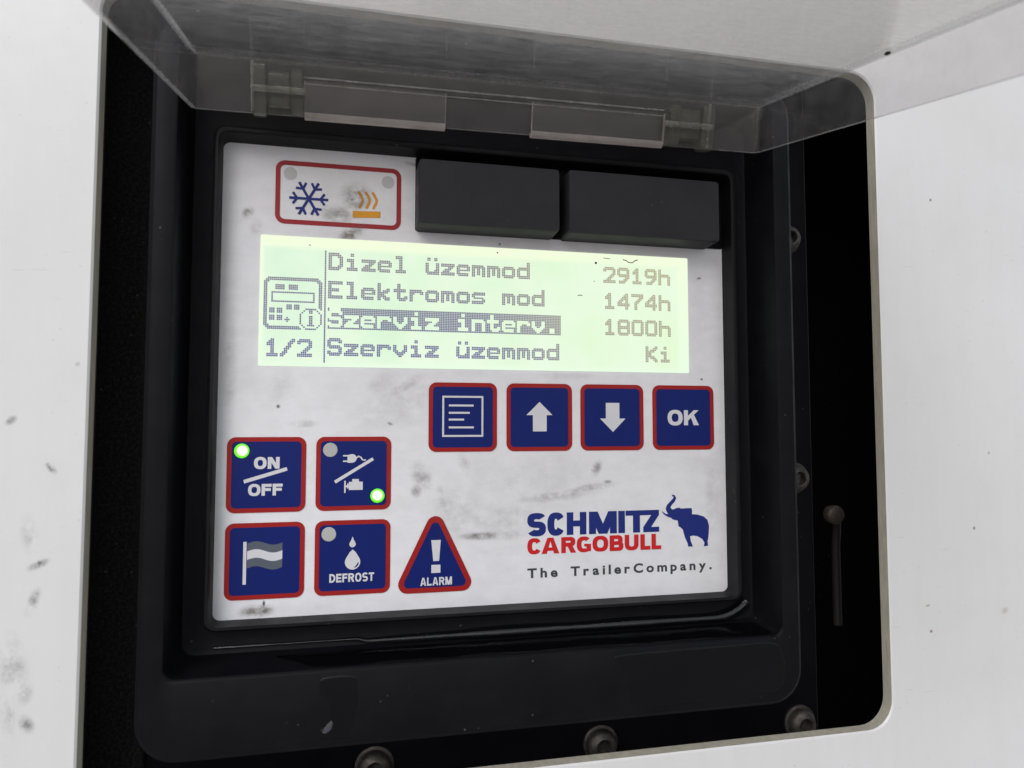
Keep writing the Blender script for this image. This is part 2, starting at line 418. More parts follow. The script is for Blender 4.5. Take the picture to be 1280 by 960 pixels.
# base flange behind the frame
b = MB()
b.loft([L(-3.9, 24.05, -7.0, 22.5, 1.0, .6), L(-3.9, 24.05, -7.0, 22.5, 1.0, .06), L(-3.84, 23.99, -6.94, 22.44, .95, 0), L(-1.5, 21.6, -3.6, 20.2, .8, 0)])
b.loft([L(-3.9, 24.05, -7.0, 22.5, 1.0, .6), L(-1.5, 21.6, -3.6, 20.2, .8, .6)])
b.build('base_plate', MAT['base'], CU, smooth=35)
b = MB()
b.loft([L(-3.88, -2.02, -6.9, 22.4, .2, -.005), L(-3.88, -2.02, -6.9, 22.4, .2, -.25), L(-3.80, -2.10, -6.82, 22.3, .2, -.33)], False, True)
tag(b.build('foam_gasket', MAT['foam'], CU, smooth=35), "speckled black foam strip along the frame's left side")

# raised frame: outer wall, front flange, recess wall, recess floor
b = MB()
def seq(*a): return [L(*x) for x in a]
b.loft(seq((-1.98, 22.05, -4.0, 20.75, 1.3, .02), (-1.93, 22.0, -3.95, 20.7, 1.3, -1.75), (-1.88, 21.95, -3.90, 20.65, 1.28, -1.9), (-1.74, 21.81, -3.76, 20.5, 1.15, -1.995),
           (-1.62, 21.7, -3.64, 20.4, 1.05, -2.0),
           (-1.17, 21.25, -1.42, 19.85, .42, -2.0), (-1.10, 21.17, -1.36, 19.78, .38, -1.97), (-1.06, 21.13, -1.31, 19.74, .36, -1.9),
           (-1.02, 21.10, -1.22, 19.70, .40, -.25), (-.95, 21.03, -1.14, 19.63, .45, -.06), (-.80, 20.9, -1.0, 19.5, .5, -.005),
           (-.3, 20.3, -.3, 17.7, .5, 0.0), (-.28, 20.28, -.28, 17.6, .5, .3)))
b.build('bezel', MAT['bezel'], CU, smooth=30)

# rim round the keypad
b = MB()
b.loft(seq((-.22, 20.24, -.24, 17.55, .45, .02), (-.22, 20.24, -.24, 17.55, .45, -.62), (-.18, 20.2, -.20, 17.5, .42, -.74), (-.10, 20.1, -.14, 17.42, .38, -.80),
           (-.02, 19.99, -.08, 17.30, .33, -.80), (.0, 19.95, -.05, 17.25, .30, -.76), (.01, 19.93, -.02, 17.18, .26, -.1), (.02, 19.92, .0, 17.16, .24, .1)))
b.build('rim', MAT['rim'], CU, smooth=30)

# white overlay film (the panel itself)
b = MB(); b.loft(seq((-.03, 19.97, -.04, 17.2, .3, .08), (-.03, 19.97, -.04, 17.2, .3, 0.0)), True, True)
ov = b.build('keypad_overlay', MAT['white'], CU)

b = MB(); b.loft(seq((6.97, 19.94, 14.29, 17.18, .1, .05), (6.97, 19.94, 14.29, 17.18, .1, -.02)), False, True)
b.build('cover_pocket', MAT['base'], CU)

# two blank switch covers
def blank(x0, x1, z0, z1):
    b = MB(); h = 1.2
    b.loft(seq((x0, x1, z0, z1, .14, -.004), (x0 + .02, x1 - .02, z0 + .02, z1 - .02, .14, -h + .06), (x0 + .05, x1 - .05, z0 + .05, z1 - .05, .12, -h)), True, True)
    return b.build('blank_cover', MAT['blank'], CU, smooth=40)
tag(blank(6.99, 12.44, 14.26, 16.74), "charcoal blank cover beside the snowflake window")
tag(blank(12.76, 19.20, 14.24, 16.78), "wider charcoal blank cover at the right end")

# ------------------------------------------------------------------ flat printing helpers
lift = [0.0]
class Ink(MB):
    """flat printed shapes on the keypad; each stroke is a hair above the last one"""
    def __init__(self, y): super().__init__(); self.y = y; self.k = 0
    def _y(self): self.k += 1; return self.y - self.k * .0004
    def P(self, pts):
        y = self._y(); self.poly([(x, y, z) for x, z in pts])
    def strip(self, A, B):
        y = self._y(); a = [self.vert((x, y, z)) for x, z in A]; c = [self.vert((x, y, z)) for x, z in B]
        for i in range(len(a) - 1): self.face([a[i], a[i + 1], c[i + 1], c[i]])
    def ring(self, A, B):
        self.strip(A + [A[0]], B + [B[0]])
    def line(self, x0, z0, x1, z1, t):
        d = Vector((x1 - x0, z1 - z0)).normalized(); n = Vector((-d.y, d.x)) * t / 2
        self.P([(x0 + n.x, z0 + n.y), (x0 - n.x, z0 - n.y), (x1 - n.x, z1 - n.y), (x1 + n.x, z1 + n.y)])
    def path(self, pts, t, taper=None):
        P = [Vector(p) for p in pts]; A = []; B = []
        for i, p in enumerate(P):
            d = (P[min(i + 1, len(P) - 1)] - P[max(i - 1, 0)]).normalized(); w = (taper(i / (len(P) - 1)) if taper else 1) * t / 2
            n = Vector((-d.y, d.x)) * w; A.append((p.x + n.x, p.y + n.y)); B.append((p.x - n.x, p.y - n.y))
        self.strip(A, B)
    def disc(self, cx, cz, r, n=28): self.P([(cx + r * math.cos(2 * math.pi * k / n), cz + r * math.sin(2 * math.pi * k / n)) for k in range(n)])

def se(cx, cz, rx, rz, a0, a1, e=1.0, n=18):
    """superellipse arc points"""
    out = []
    for k in range(n + 1):
        t = math.radians(a0 + (a1 - a0) * k / n); c, s = math.cos(t), math.sin(t)
        out.append((cx + rx * math.copysign(abs(c) ** e, c), cz + rz * math.copysign(abs(s) ** e, s)))
    return out

def letter(I, ch, x, z, w, h, tv, th, e=.85):
    """one heavy capital in the box x..x+w, z..z+h, stem tv and bar th thick"""
    X = lambda u: x + u; Z = lambda u: z + u
    R = lambda a, b_, c, d: I.P([(x + a, z + c), (x + b_, z + c), (x + b_, z + d), (x + a, z + d)])
    Q = lambda *p: I.P([(x + a, z + c) for a, c in p])
    def arc(cx, cz, rx, rz, a0, a1, n=18): I.strip(se(x + cx, z + cz, rx, rz, a0, a1, e, n), se(x + cx, z + cz, rx - tv, rz - th, a0, a1, e, n))
    if ch == 'O': arc(w / 2, h / 2, w / 2, h / 2, 0, 360, 40)
    elif ch == 'C': arc(w / 2, h / 2, w / 2, h / 2, 31, 329, 34)
    elif ch == 'G':
        arc(w / 2, h / 2, w / 2, h / 2, 42, 300, 34); R(w - tv * 1.0, w, h * .06, h * .52); R(w * .52, w - tv * .5, h * .36, h * .53)
    elif ch == 'S':
        rz = (h + th) / 4; t1 = h - rz; t2 = rz
        arc(w / 2, t1, w / 2, rz, 28, 180, 18); arc(w / 2, t2, w / 2, rz, 0, -152, 18)
        A = se(x + w / 2, z + t1, w / 2, rz, 180, 262, e, 10); B = se(x + w / 2, z + t1, w / 2 - tv, rz - th, 180, 262, e, 10); I.strip(A, B)
        A2 = se(x + w / 2, z + t2, w / 2, rz, 82, 0, e, 10); B2 = se(x + w / 2, z + t2, w / 2 - tv, rz - th, 82, 0, e, 10); I.strip(A2, B2)
        I.P([A[-1], B2[0], A2[0], B[-1]])
    elif ch == 'H': R(0, tv, 0, h); R(w - tv, w, 0, h); R(tv, w - tv, h / 2 - th / 2, h / 2 + th / 2)
    elif ch == 'I': R(0, w, 0, h)
    elif ch == 'L': R(0, tv, 0, h); R(tv, w, 0, th)
    elif ch == 'E': R(0, tv, 0, h); R(tv, w, 0, th); R(tv, w, h - th, h); R(tv, w * .93, h / 2 - th / 2, h / 2 + th / 2)
    elif ch == 'F': R(0, tv, 0, h); R(tv, w, h - th, h); R(tv, w * .92, h * .52 - th / 2, h * .52 + th / 2)
    elif ch == 'T': R(0, w, h - th, h); R(w / 2 - tv / 2, w / 2 + tv / 2, 0, h - th)
    elif ch == 'Z': R(0, w, h - th, h); R(0, w, 0, th); Q((0, th), (tv * 1.25, th), (w, h - th), (w - tv * 1.25, h - th))
    elif ch == 'N': R(0, tv, 0, h); R(w - tv, w, 0, h); Q((tv * .0, h), (tv * 1.15, h), (w, 0), (w - tv * 1.15, 0))
    elif ch == 'M':
        R(0, tv, 0, h); R(w - tv, w, 0, h); c = w / 2; k = tv * .62
        Q((0, h), (tv * 1.25, h), (c + k, 0), (c - k, 0)); Q((w, h), (c + k, 0), (c - k, 0), (w - tv * 1.25, h))
    elif ch == 'A':
        k = tv * .62; c = w / 2
        Q((0, 0), (tv * 1.12, 0), (c + k * .35, h), (c - k, h)); Q((w, 0), (c + k, h), (c - k * .35, h), (w - tv * 1.12, 0)); R(w * .25, w * .75, h * .18, h * .18 + th * .85)
    elif ch == 'K':
        R(0, tv, 0, h); Q((tv, h * .30), (tv, h * .62), (w - tv * 1.2, h), (w, h)); Q((w * .42, h * .68), (w - tv * 1.25, 0), (w + tv * .05, 0), (w * .70, h * .66))
    elif ch == 'U':
        c = h * .42
        R(0, tv, c, h); R(w - tv, w, c, h); arc(w / 2, c, w / 2, c, 180, 360, 20)
    elif ch in 'DRB':
        R(0, tv, 0, h)
        def bowl(z0, z1, x1):
            rz = (z1 - z0) / 2; rx = min(rz * 1.1, x1 - tv); R(tv, x1 - rx, z1 - th, z1); R(tv, x1 - rx, z0, z0 + th); arc(x1 - rx, (z0 + z1) / 2, rx, rz, -90, 90, 18)
        if ch == 'D': bowl(0, h, w)
        elif ch == 'B': bowl(h * .5 - th * .5, h, w * .95); bowl(0, h * .5 + th * .5, w)
        else: bowl(h * .40, h, w * .96); Q((w * .42, h * .44), (w - tv * 1.12, 0), (w + tv * .06, 0), (w * .75, h * .46))

ADV = dict(O=1.06, N=1.0, F=.86, K=1.05, D=1.0, E=.88, R=1.0, S=.94, T=.92, A=1.06, L=.84, M=1.2, C=1.0, H=1.02, I=.42, Z=.9, G=1.05, B=1.0, U=1.0)
def word(I, s, x0, x1, z0, z1, tv, th, gap=.09, adv=None, e=.85):
    A = adv or ADV; tot = sum(A[c] for c in s); n = len(s)
    h = z1 - z0; k = (x1 - x0) / (tot + gap * (n - 1)); x = x0
    for c in s:
        w = A[c] * k; round_ = .02 * h if c in 'OCGSU' else 0
        letter(I, c, x, z0 - round_, w, h + 2 * round_, min(tv * k if c != 'I' else w, w), th * h, e); x += w + gap * k

# ------------------------------------------------------------------ display
disp = MB(); disp.loft(seq((1.36, 18.33, 9.0, 13.82, .04, .0), (1.36, 18.33, 9.0, 13.82, .04, -.02)), False, True)
D = disp.build('display', MAT['lcd'], CU)
D['label'] = "lit pale green display with four text lines"

FONT = {
 'D': [[(0,0),(0,8),(4,8),(6,6),(6,2),(4,0),(0,0)]], 'i': [[(1,5),(3,5),(3,0)],[(1,0),(5,0)],[(3,8),(3,8)]], 'z': [[(0,5),(6,5)],[(5,4),(1,1)],[(0,0),(6,0)]],
 'e': [[(5,0),(1,0),(0,1),(0,4),(1,5),(5,5),(6,4),(6,3)],['h',(0,3),(6,3)]], 'l': [[(1,8),(3,8),(3,0)],[(1,0),(5,0)]],
 'u': [[(0,5),(0,1),(1,0),(4,0),(6,2)],[(6,5),(6,0)],[(1,8),(1,8)],[(5,8),(5,8)]], 'm': [[(0,0),(0,5),(2,5),(3,4),(3,1)],[(3,4),(4,5),(5,5),(6,4),(6,0)]],
 'o': [[(1,0),(5,0),(6,1),(6,4),(5,5),(1,5),(0,4),(0,1),(1,0)]], 'd': [[(1,0),(5,0),(6,1),(6,4),(5,5),(1,5),(0,4),(0,1),(1,0)],[(6,0),(6,8)]],
 'E': [[(6,8),(0,8),(0,0),(6,0)],[(0,4),(4,4)]], 'k': [[(0,0),(0,8)],[(5,5),(1,2),(5,0)]], 't': [[(2,8),(2,1),(3,0),(5,0),(6,1)],[(0,5),(5,5)]],
 'r': [[(0,0),(0,5)],[(0,3),(2,5),(5,5),(6,4)]], 's': [[(6,5),(1,5),(0,4)],['h',(1,3),(5,3)],[(6,1),(5,0),(0,0)],['h',(6,2),(6,2)]],
 'S': [[(6,7),(5,8),(1,8),(0,7),(0,5),(1,4),(5,4),(6,3),(6,1),(5,0),(1,0),(0,1)]], 'v': [[(0,5),(0,3),(3,0),(6,3),(6,5)]],
 'n': [[(0,0),(0,5)],[(0,4),(1,5),(5,5),(6,4),(6,0)]], '.': [[(2,0),(3,0)],[(2,1),(3,1)]],
 '2': [[(0,7),(1,8),(5,8),(6,7),(6,5),(1,0)],[(0,0),(6,0)]], '9': [[(1,0),(3,0),(6,3),(6,7),(5,8),(1,8),(0,7),(0,5),(1,4),(6,4)]],
 '1': [[(1,6),(3,8),(3,0)],[(1,0),(5,0)]], 'h': [[(0,0),(0,8)],[(0,4),(1,5),(5,5),(6,4),(6,0)]], '4': [[(5,0),(5,8),(0,3),(0,2),(6,2)]],
 '7': [[(0,8),(6,8),(6,7),(2,3),(2,0)]], '8': [[(1,4),(5,4),(6,3),(6,1),(5,0),(1,0),(0,1),(0,3),(1,4),(0,5),(0,7),(1,8),(5,8),(6,7),(6,5),(5,4)]],
 '0': [[(1,0),(5,0),(6,1),(6,7),(5,8),(1,8),(0,7),(0,1),(1,0)]], 'K': [[(0,0),(0,8)],[(6,8),(1,4),(6,0)]], '/': [[(0,0),(6,8)]], ' ': []}
def bres(a, c):
    n = max(abs(c[0] - a[0]), abs(c[1] - a[1]), 1)
    return [(round(a[0] + (c[0] - a[0]) * k / n), round(a[1] + (c[1] - a[1]) * k / n)) for k in range(n + 1)]
def dots_of(s, col, row):
    """lit dots of a string; row counts down to the baseline row"""
    out = set()
    for i, ch in enumerate(s):
        for st in FONT[ch]:
            thin = st[0] == 'h'
            pts = st[1:] if thin else st
            for a, c in zip(pts, pts[1:]):
                for u, v in bres(a, c):
                    for du in (0, 1):
                        for dv in ((0,) if thin else (0, 1)): out.add((col + 9 * i + u + du, row - v - dv))
    return out
PT = .0668; X0, Z0 = 1.50, 13.42
def put(name, dots):
    b = MB(); g = PT * .07
    for c, r in sorted(dots):
        x, z = X0 + c * PT, Z0 - r * PT
        b.poly([(x + g, -.024, z - g), (x + g, -.024, z - PT + g), (x + PT - g, -.024, z - PT + g), (x + PT - g, -.024, z - g)])
    return b.build(name, MAT['dots'], D)
rect = lambda c0, c1, r0, r1: {(c, r) for c in range(c0, c1 + 1) for r in range(r0, r1 + 1)}
TC = 34
for k, (a, c, cc) in enumerate((("Dizel uzemmod", "2919h", 196), ("Elektromos mod", "1474h", 196), (None, "1800h", 196), ("Szerviz uzemmod", "Ki", 223))):
    base_row = 16 * k + 11
    if a: put('text_line', dots_of(a, TC, base_row))
    put('value_text', dots_of(c, cc, base_row))
hl = rect(TC, TC + 15 * 9 - 1, 33, 44) - dots_of("Szerviz interv.", TC, 43) - rect(TC + 1, TC + 6, 33, 33)
put('highlight_bar', hl)
put('divider_line', rect(32, 32, 1, 63))
put('page_number', dots_of("1", 1, 60) | dots_of("/", 9, 60) | dots_of("2", 18, 60))
ic = set()
for c in range(0, 31):
    for r in range(17, 46):
        dx = max(4 - c, c - 26, 0); dy = max(21 - r, r - 41, 0); dd = math.hypot(dx, dy)
        if (dx == 0 or dy == 0):
            if c < 2 or c > 28 or r < 19 or r > 43: ic.add((c, r))
        elif 2.6 < dd <= 4.5: ic.add((c, r))
for q in ((6, 10, 21, 23), (13, 17, 21, 23), (3, 5, 34, 36), (7, 9, 34, 36), (3, 5, 38, 40), (7, 9, 38, 40), (12, 14, 32, 34), (16, 18, 32, 34), (11, 13, 40, 40), (12, 12, 39, 41)): ic |= rect(*q)
ic |= rect(4, 26, 25, 30) - rect(5, 25, 26, 29)
ic = {(c, r) for c, r in ic if math.hypot(c - 24.5, r - 39.5) > 7.4}
OC = [(24.5 + 6.4 * math.cos(math.radians(a)), 39.5 + 6.4 * math.sin(math.radians(a))) for a in range(22, 383, 45)]
for a, c in zip(OC, OC[1:] + OC[:1]): ic |= set(bres((round(a[0]), round(a[1])), (round(c[0]), round(c[1]))))
ic |= rect(24, 25, 35, 36) | rect(24, 25, 38, 43) | rect(23, 26, 43, 43)
put('unit_icon', ic)
b = Ink(-.03)
b.path([(15.45, 13.62), (15.6, 13.58), (15.68, 13.52), (15.85, 13.5), (15.98, 13.6), (16.1, 13.64)], .035)
b.disc(14.28, 13.42, .05, 9); b.path([(13.5, 12.05), (13.62, 12.08), (13.7, 12.06)], .03); b.path([(14.6, 13.64), (14.9, 13.62)], .025)
b.disc(14.2, 12.66, .022, 7); b.disc(10.2, 13.62, .03, 7); b.disc(3.1, 13.52, .028, 7)
o = b.build('crack_mark', MAT['speck'], D); o['kind'] = 'stuff'

# ------------------------------------------------------------------ keys
def key(x0, x1, z0, z1, label, bw=.16):
    b = MB(); b.loft(seq((x0 + bw * .8, x1 - bw * .8, z0 + bw * .8, z1 - bw * .8, .17, -.006), (x0 + bw * .8, x1 - bw * .8, z0 + bw * .8, z1 - bw * .8, .17, -.016)), False, True)
    k = b.build('button', MAT['blue'], CU); k['label'] = label
    r = Ink(-.018); y = r.y
    r.loft([L(x0, x1, z0, z1, .30, -.005, 7), L(x0, x1, z0, z1, .30, -.022, 7), L(x0 + bw, x1 - bw, z0 + bw, z1 - bw, .16, -.022, 7), L(x0 + bw, x1 - bw, z0 + bw, z1 - bw, .16, -.012, 7)])
    r.build('border', MAT['red'], k)
    return k
def lens(parent, x, z, lit):
    b = MB(); r = .26
    if lit: b.loft([[(x + q * math.cos(t), y, z + q * math.sin(t)) for t in [2 * math.pi * k / 32 for k in range(32)]] for q, y in ((r, -.017), (r * .97, -.05), (r * .8, -.1), (r * .5, -.14), (r * .15, -.155))], False, True)
    else: b.loft([[(x + q * math.cos(t), y, z + q * math.sin(t)) for t in [2 * math.pi * k / 32 for k in range(32)]] for q, y in ((r, -.017), (r * .96, -.026))], False, True)
    o = b.build('indicator_light', MAT['led'] if lit else MAT['lens'], parent, smooth=60 if lit else None)
    o['label'] = "lit green indicator light" if lit else "unlit grey indicator light"

YS = -.020                                        # height of the printed symbols on the keys
k = key(.37, 3.09, 3.72, 6.42, "blue ON OFF key with a lit green light")
lens(k, .87, 5.93, True)
I = Ink(YS); word(I, "ON", 1.29, 2.17, 5.28, 5.70, .31, .25); I.line(.96, 4.83, 2.43, 5.27, .13); word(I, "OFF", 1.11, 2.29, 4.32, 4.74, .29, .25); I.build('key_symbol', MAT['pale'], k)

k = key(3.44, 6.15, 3.72, 6.42, "blue plug and engine key with a lit green light")
lens(k, 3.94, 5.94, False); lens(k, 5.66, 4.23, True)
I = Ink(YS); I.line(4.12, 4.76, 5.49, 5.60, .115)
I.P([(4.56, 5.74)] + se(4.72, 5.62, .17, .16, 90, -90, 1, 10) + [(4.56, 5.46)]); I.P([(4.56, 5.72), (4.56, 5.48), (4.66, 5.46), (4.66, 5.78)])
I.line(4.40, 5.72, 4.57, 5.72, .05); I.line(4.40, 5.52, 4.57, 5.52, .05)
I.path([(4.86, 5.62), (4.96, 5.70), (5.04, 5.66), (5.10, 5.57), (5.17, 5.55), (5.22, 5.57)], .05)
I.P([(4.62, 4.46), (5.12, 4.46), (5.12, 4.76), (4.98, 4.76), (4.62, 4.76)]); I.P([(4.74, 4.755), (4.98, 4.755), (4.98, 4.86), (4.74, 4.86)])
I.line(4.48, 4.36, 4.48, 4.80, .055); I.line(4.50, 4.60, 4.63, 4.60, .07); I.line(4.585, 4.52, 4.585, 4.70, .05); I.build('key_symbol', MAT['pale'], k)

k = key(.37, 3.09, .66, 3.36, "blue flag key")
I = Ink(YS); I.line(1.045, 1.20, 1.045, 2.70, .11)
wv = lambda u: .055 * math.sin(u * 2 * math.pi)
def band(I, z0, z1):
    U = [q / 14 for q in range(15)]
    I.strip([(1.12 + 1.2 * u, z1 + wv(u) * 1.3) for u in U], [(1.12 + 1.2 * u, z0 + wv(u) * 1.3) for u in U])
band(I, 2.06, 2.36); I.build('key_symbol', MAT['pale'], k)
I = Ink(YS); band(I, 2.362, 2.64); band(I, 1.76, 2.058); I.build('flag_stripe', MAT['grey'], k)

k = key(3.44, 6.15, .66, 3.36, "blue DEFROST key with water drops")
lens(k, 3.93, 2.87, False)
I = Ink(YS)
def drop(cx, zb, zt, r):
    cz = zb + r; pts = se(cx, cz, r, r, 150, 390, 1, 20)
    I.P(pts + [(cx + r * .42, cz + r * 1.25), (cx + .02 * r, zt), (cx - .02 * r, zt), (cx - r * .42, cz + r * 1.25)])
drop(4.78, 2.37, 2.76, .115); drop(4.79, 1.56, 2.29, .275); word(I, "DEFROST", 3.97, 5.57, 1.12, 1.43, .28, .21, .14); I.build('key_symbol', MAT['pale'], k)
I = Ink(YS - .008); I.path(se(4.79, 1.83, .2, .2, -75, 0, 1, 10), .05, lambda u: .3 + .7 * math.sin(math.pi * u)); I.build('drop_shine', MAT['blue'], k)

# alarm triangle
def tri(pts, r, n=7):
    out = []
    P = [Vector(p) for p in pts]
    for i, p in enumerate(P):
        a = (P[i - 1] - p).normalized(); c = (P[(i + 1) % 3] - p).normalized(); half = a.angle(c) / 2
        ctr = p + (a + c).normalized() * (r / math.sin(half)); t0 = p + a * (r / math.tan(half)); t1 = p + c * (r / math.tan(half))
        a0 = math.atan2(*(t0 - ctr).yx); a1 = math.atan2(*(t1 - ctr).yx); da = (a1 - a0 + math.pi) % (2 * math.pi) - math.pi
        out += [(ctr.x + r * math.cos(a0 + da * q / n), ctr.y + r * math.sin(a0 + da * q / n)) for q in range(n + 1)]
    return out
TP = [(6.25, .58), (9.40, .58), (7.825, 3.86)]
TO = tri(TP, .34); c3 = Vector((7.825, 1.63))
TPi = [(6.56, .77), (9.09, .77), (7.825, 3.40)]
TI = tri(TPi, .17)
b = MB(); b.loft([[(x, -.006, z) for x, z in TI], [(x, -.016, z) for x, z in TI]], False, True)
k = b.build('button', MAT['blue'], CU); k['label'] = "blue triangular ALARM key"
r = MB(); r.loft([[(x, -.005, z) for x, z in TO], [(x, -.022, z) for x, z in TO], [(x, -.022, z) for x, z in TI], [(x, -.012, z) for x, z in TI]]); r.build('border', MAT['red'], k)
I = Ink(YS); I.P([(7.67, 2.52), (7.75, 1.74), (7.97, 1.74), (8.03, 2.52)]); I.P([(7.68, 1.30), (8.02, 1.30), (8.02, 1.60), (7.68, 1.60)])
word(I, "ALARM", 7.27, 8.46, .84, 1.14, .27, .21, .14); I.build('key_symbol', MAT['pale'], k)

k = key(7.54, 10.19, 5.83, 8.48, "blue menu list key")
I = Ink(YS); y = I.y
q = .07
for a, c, d, e2 in ((8.06, 9.65, 7.90, 7.97), (8.06, 9.65, 6.40, 6.47)): I.P([(a, d), (c, d), (c, e2), (a, e2)])
for a, c in ((8.06, 8.13), (9.58, 9.65)): I.P([(a, 6.47), (c, 6.47), (c, 7.90), (a, 7.90)])
for x1, z in ((9.27, 7.60), (9.12, 7.32), (8.90, 7.06), (9.28, 6.76)): I.line(8.31, z, x1, z, .075)
I.build('key_symbol', MAT['pale'], k)

k = key(10.57, 13.24, 5.83, 8.48, "blue key with an upward arrow")
I = Ink(YS); I.P([(11.37, 7.24), (12.43, 7.24), (11.90, 7.76)]); I.P([(11.63, 6.60), (12.19, 6.60), (12.19, 7.245), (11.63, 7.245)]); I.build('key_symbol', MAT['pale'], k)
k = key(13.59, 16.28, 5.83, 8.48, "blue key with a downward arrow")
I = Ink(YS); I.P([(14.41, 7.11), (14.96, 6.57), (15.50, 7.11)]); I.P([(14.66, 7.105), (15.24, 7.105), (15.24, 7.74), (14.66, 7.74)]); I.build('key_symbol', MAT['pale'], k)
k = key(16.68, 19.42, 5.83, 8.48, "blue OK key")
I = Ink(YS); word(I, "OK", 17.34, 18.73, 6.84, 7.46, .29, .24); I.build('key_symbol', MAT['pale'], k)

# ------------------------------------------------------------------ snowflake and heat window
x0, x1, z0, z1, bw = 1.84, 6.43, 14.28, 16.66, .17
r = MB(); r.loft([L(x0, x1, z0, z1, .34, -.003, 7), L(x0, x1, z0, z1, .34, -.016, 7), L(x0 + bw, x1 - bw, z0 + bw, z1 - bw, .18, -.016, 7), L(x0 + bw, x1 - bw, z0 + bw, z1 - bw, .18, -.003, 7)])
k = r.build('indicator_window', MAT['red2'], CU); k['label'] = "red outlined window with a snowflake and a heat symbol"
I = Ink(-.012); cx, cz, R_ = 3.03, 15.27, .70
for a in range(0, 360, 60):
    t = math.radians(a); u = Vector((math.cos(t), math.sin(t)))
    I.line(cx, cz, cx + u.x * R_, cz + u.y * R_, .10)
    p = Vector((cx, cz)) + u * R_ * .60
    for s in (-55, 55):
        v = Vector((math.cos(t + math.radians(s)), math.sin(t + math.radians(s)))) * .26
        I.line(p.x - v.x * .1, p.y - v.y * .1, p.x + v.x, p.y + v.y, .09)
I.build('snowflake_symbol', MAT['bluelogo'], k)
I = Ink(-.012); I.P([(4.63, 14.66), (5.66, 14.72), (5.66, 14.96), (4.63, 14.92)])
for x in (4.90, 5.16, 5.42):
    I.path([(x - .09, 15.68), (x + .02, 15.52), (x + .05, 15.40), (x + .02, 15.28), (x, 15.18), (x + .04, 15.02)] if False else [(x - .08, 15.68), (x + .0, 15.58), (x + .09, 15.40), (x + .08, 15.28), (x + .0, 15.12), (x - .03, 15.04)], .10)
I.build('heat_symbol', MAT['amber'], k)
for x, z in ((2.36, 16.18), (5.93, 16.12)):
    I = Ink(-.010); I.disc(x, z, .24, 32); o = I.build('indicator_light', MAT['lens2'], k); o['label'] = "unlit round indicator light"

# ------------------------------------------------------------------ logo
I = Ink(-.010)
zb, zt = 2.53, 3.41; h = zt - zb; tv = .25
def lt(ch, x, w, t=None, th=.23, z=zb, hh=h): 
    rd = .012 if ch in 'SCOGU' else 0
    letter(I, ch, x, z - rd, w, hh + 2 * rd, t or tv, th, .8)
lt('S', 11.40, .75, .27, .24); lt('C', 12.21, .70, .28, .24); lt('H', 13.00, .81, .27); lt('M', 13.92, 1.17, .29); lt('I', 15.155, .28)
I.P([(15.47, 3.21), (16.91, 3.21), (16.91, zt), (15.47, zt)])
I.P([(15.78, zb), (16.08, zb), (16.08, 3.21), (15.78, 3.21)])
I.P([(16.22, zb), (16.91, zb), (16.91, 2.73), (16.22, 2.73)]); I.P([(16.22, 2.73), (16.56, 2.73), (16.91, 3.21), (16.57, 3.21)])
lg = I.build('logo', MAT['bluelogo'], CU); lg['label'] = "blue and red lettering with a blue elephant"
I = Ink(-.010); zb2, hc = 1.83, .62
for ch, x, w in (('C', 11.40, .56), ('A', 11.97, .72), ('R', 12.77, .60), ('G', 13.41, .59), ('O', 14.06, .66), ('B', 14.78, .58), ('U', 15.42, .59), ('L', 16.09, .43), ('L', 16.57, .42)):
    I.y -= 0; letter(I, ch, x, zb2, w, hc, .19, .15, .8)
I.build('logo_word', MAT['redlogo'], lg)
EL = [(17.5, 4.01), (17.62, 3.98), (17.68, 3.86), (17.61, 3.72), (17.47, 3.58), (17.42, 3.48), (17.49, 3.41), (17.60, 3.42), (17.67, 3.46), (17.82, 3.47), (17.89, 3.43), (18.1, 3.44), (18.35, 3.44), (18.38, 3.36), (18.37, 3.19), (18.61, 3.17), (18.9, 3.08), (19.06, 2.94), (19.13, 2.7), (19.11, 2.37), (19.08, 2.17), (19.05, 2.08), (19.07, 1.88), (18.88, 1.87), (18.91, 2.02), (18.81, 2.17), (18.6, 2.29), (18.42, 2.32), (18.27, 2.3), (18.30, 2.1), (18.39, 1.88), (18.18, 1.88), (18.16, 2.01), (18.05, 2.24), (17.95, 2.58), (17.84, 2.68), (17.77, 2.71), (17.73, 2.95), (17.51, 3.00), (17.46, 3.06), (17.28, 3.12), (17.12, 3.22), (17.02, 3.36), (17.20, 3.24), (17.32, 3.22), (17.24, 3.34), (17.21, 3.46), (17.27, 3.60), (17.42, 3.74), (17.53, 3.84), (17.57, 3.91), (17.49, 3.955)]
I = Ink(-.010); I.P(EL); I.build('elephant_emblem', MAT['bluelogo'], lg)

def bfont(s, x0, x1, z, size, gap, mat, parent, name, bold=.012, y=-.010):
    """plain sans lettering: glyph by glyph so the wide letter spacing can be set"""
    verts = MB(); xs = []; parts = []
    cur = 0.0
    for ch in s:
        if ch == ' ': cur += gap * 2.6; continue
        c = bpy.data.curves.new("glyph", 'FONT'); c.body = ch; c.size = size; c.offset = bold; c.resolution_u = 4
        o = bpy.data.objects.new("glyph", c); COL.objects.link(o)
        dg = bpy.context.evaluated_depsgraph_get(); me = bpy.data.meshes.new_from_object(o.evaluated_get(dg))
        co = [v.co.copy() for v in me.vertices]; fs = [list(p.vertices) for p in me.polygons]
        mn = min(v.x for v in co); mx = max(v.x for v in co)
        parts.append((cur - mn, co, fs)); cur += (mx - mn) + gap
        bpy.data.objects.remove(o); bpy.data.curves.remove(c); bpy.data.meshes.remove(me)
    tot = cur - gap; s_ = (x1 - x0) / tot
    for off, co, fs in parts:
        i0 = len(verts.v)
        for v in co: verts.vert((x0 + (v.x + off) * s_, y, z + v.y))
        for f in fs: verts.face([i0 + q for q in f])
    return verts.build(name, mat, parent)
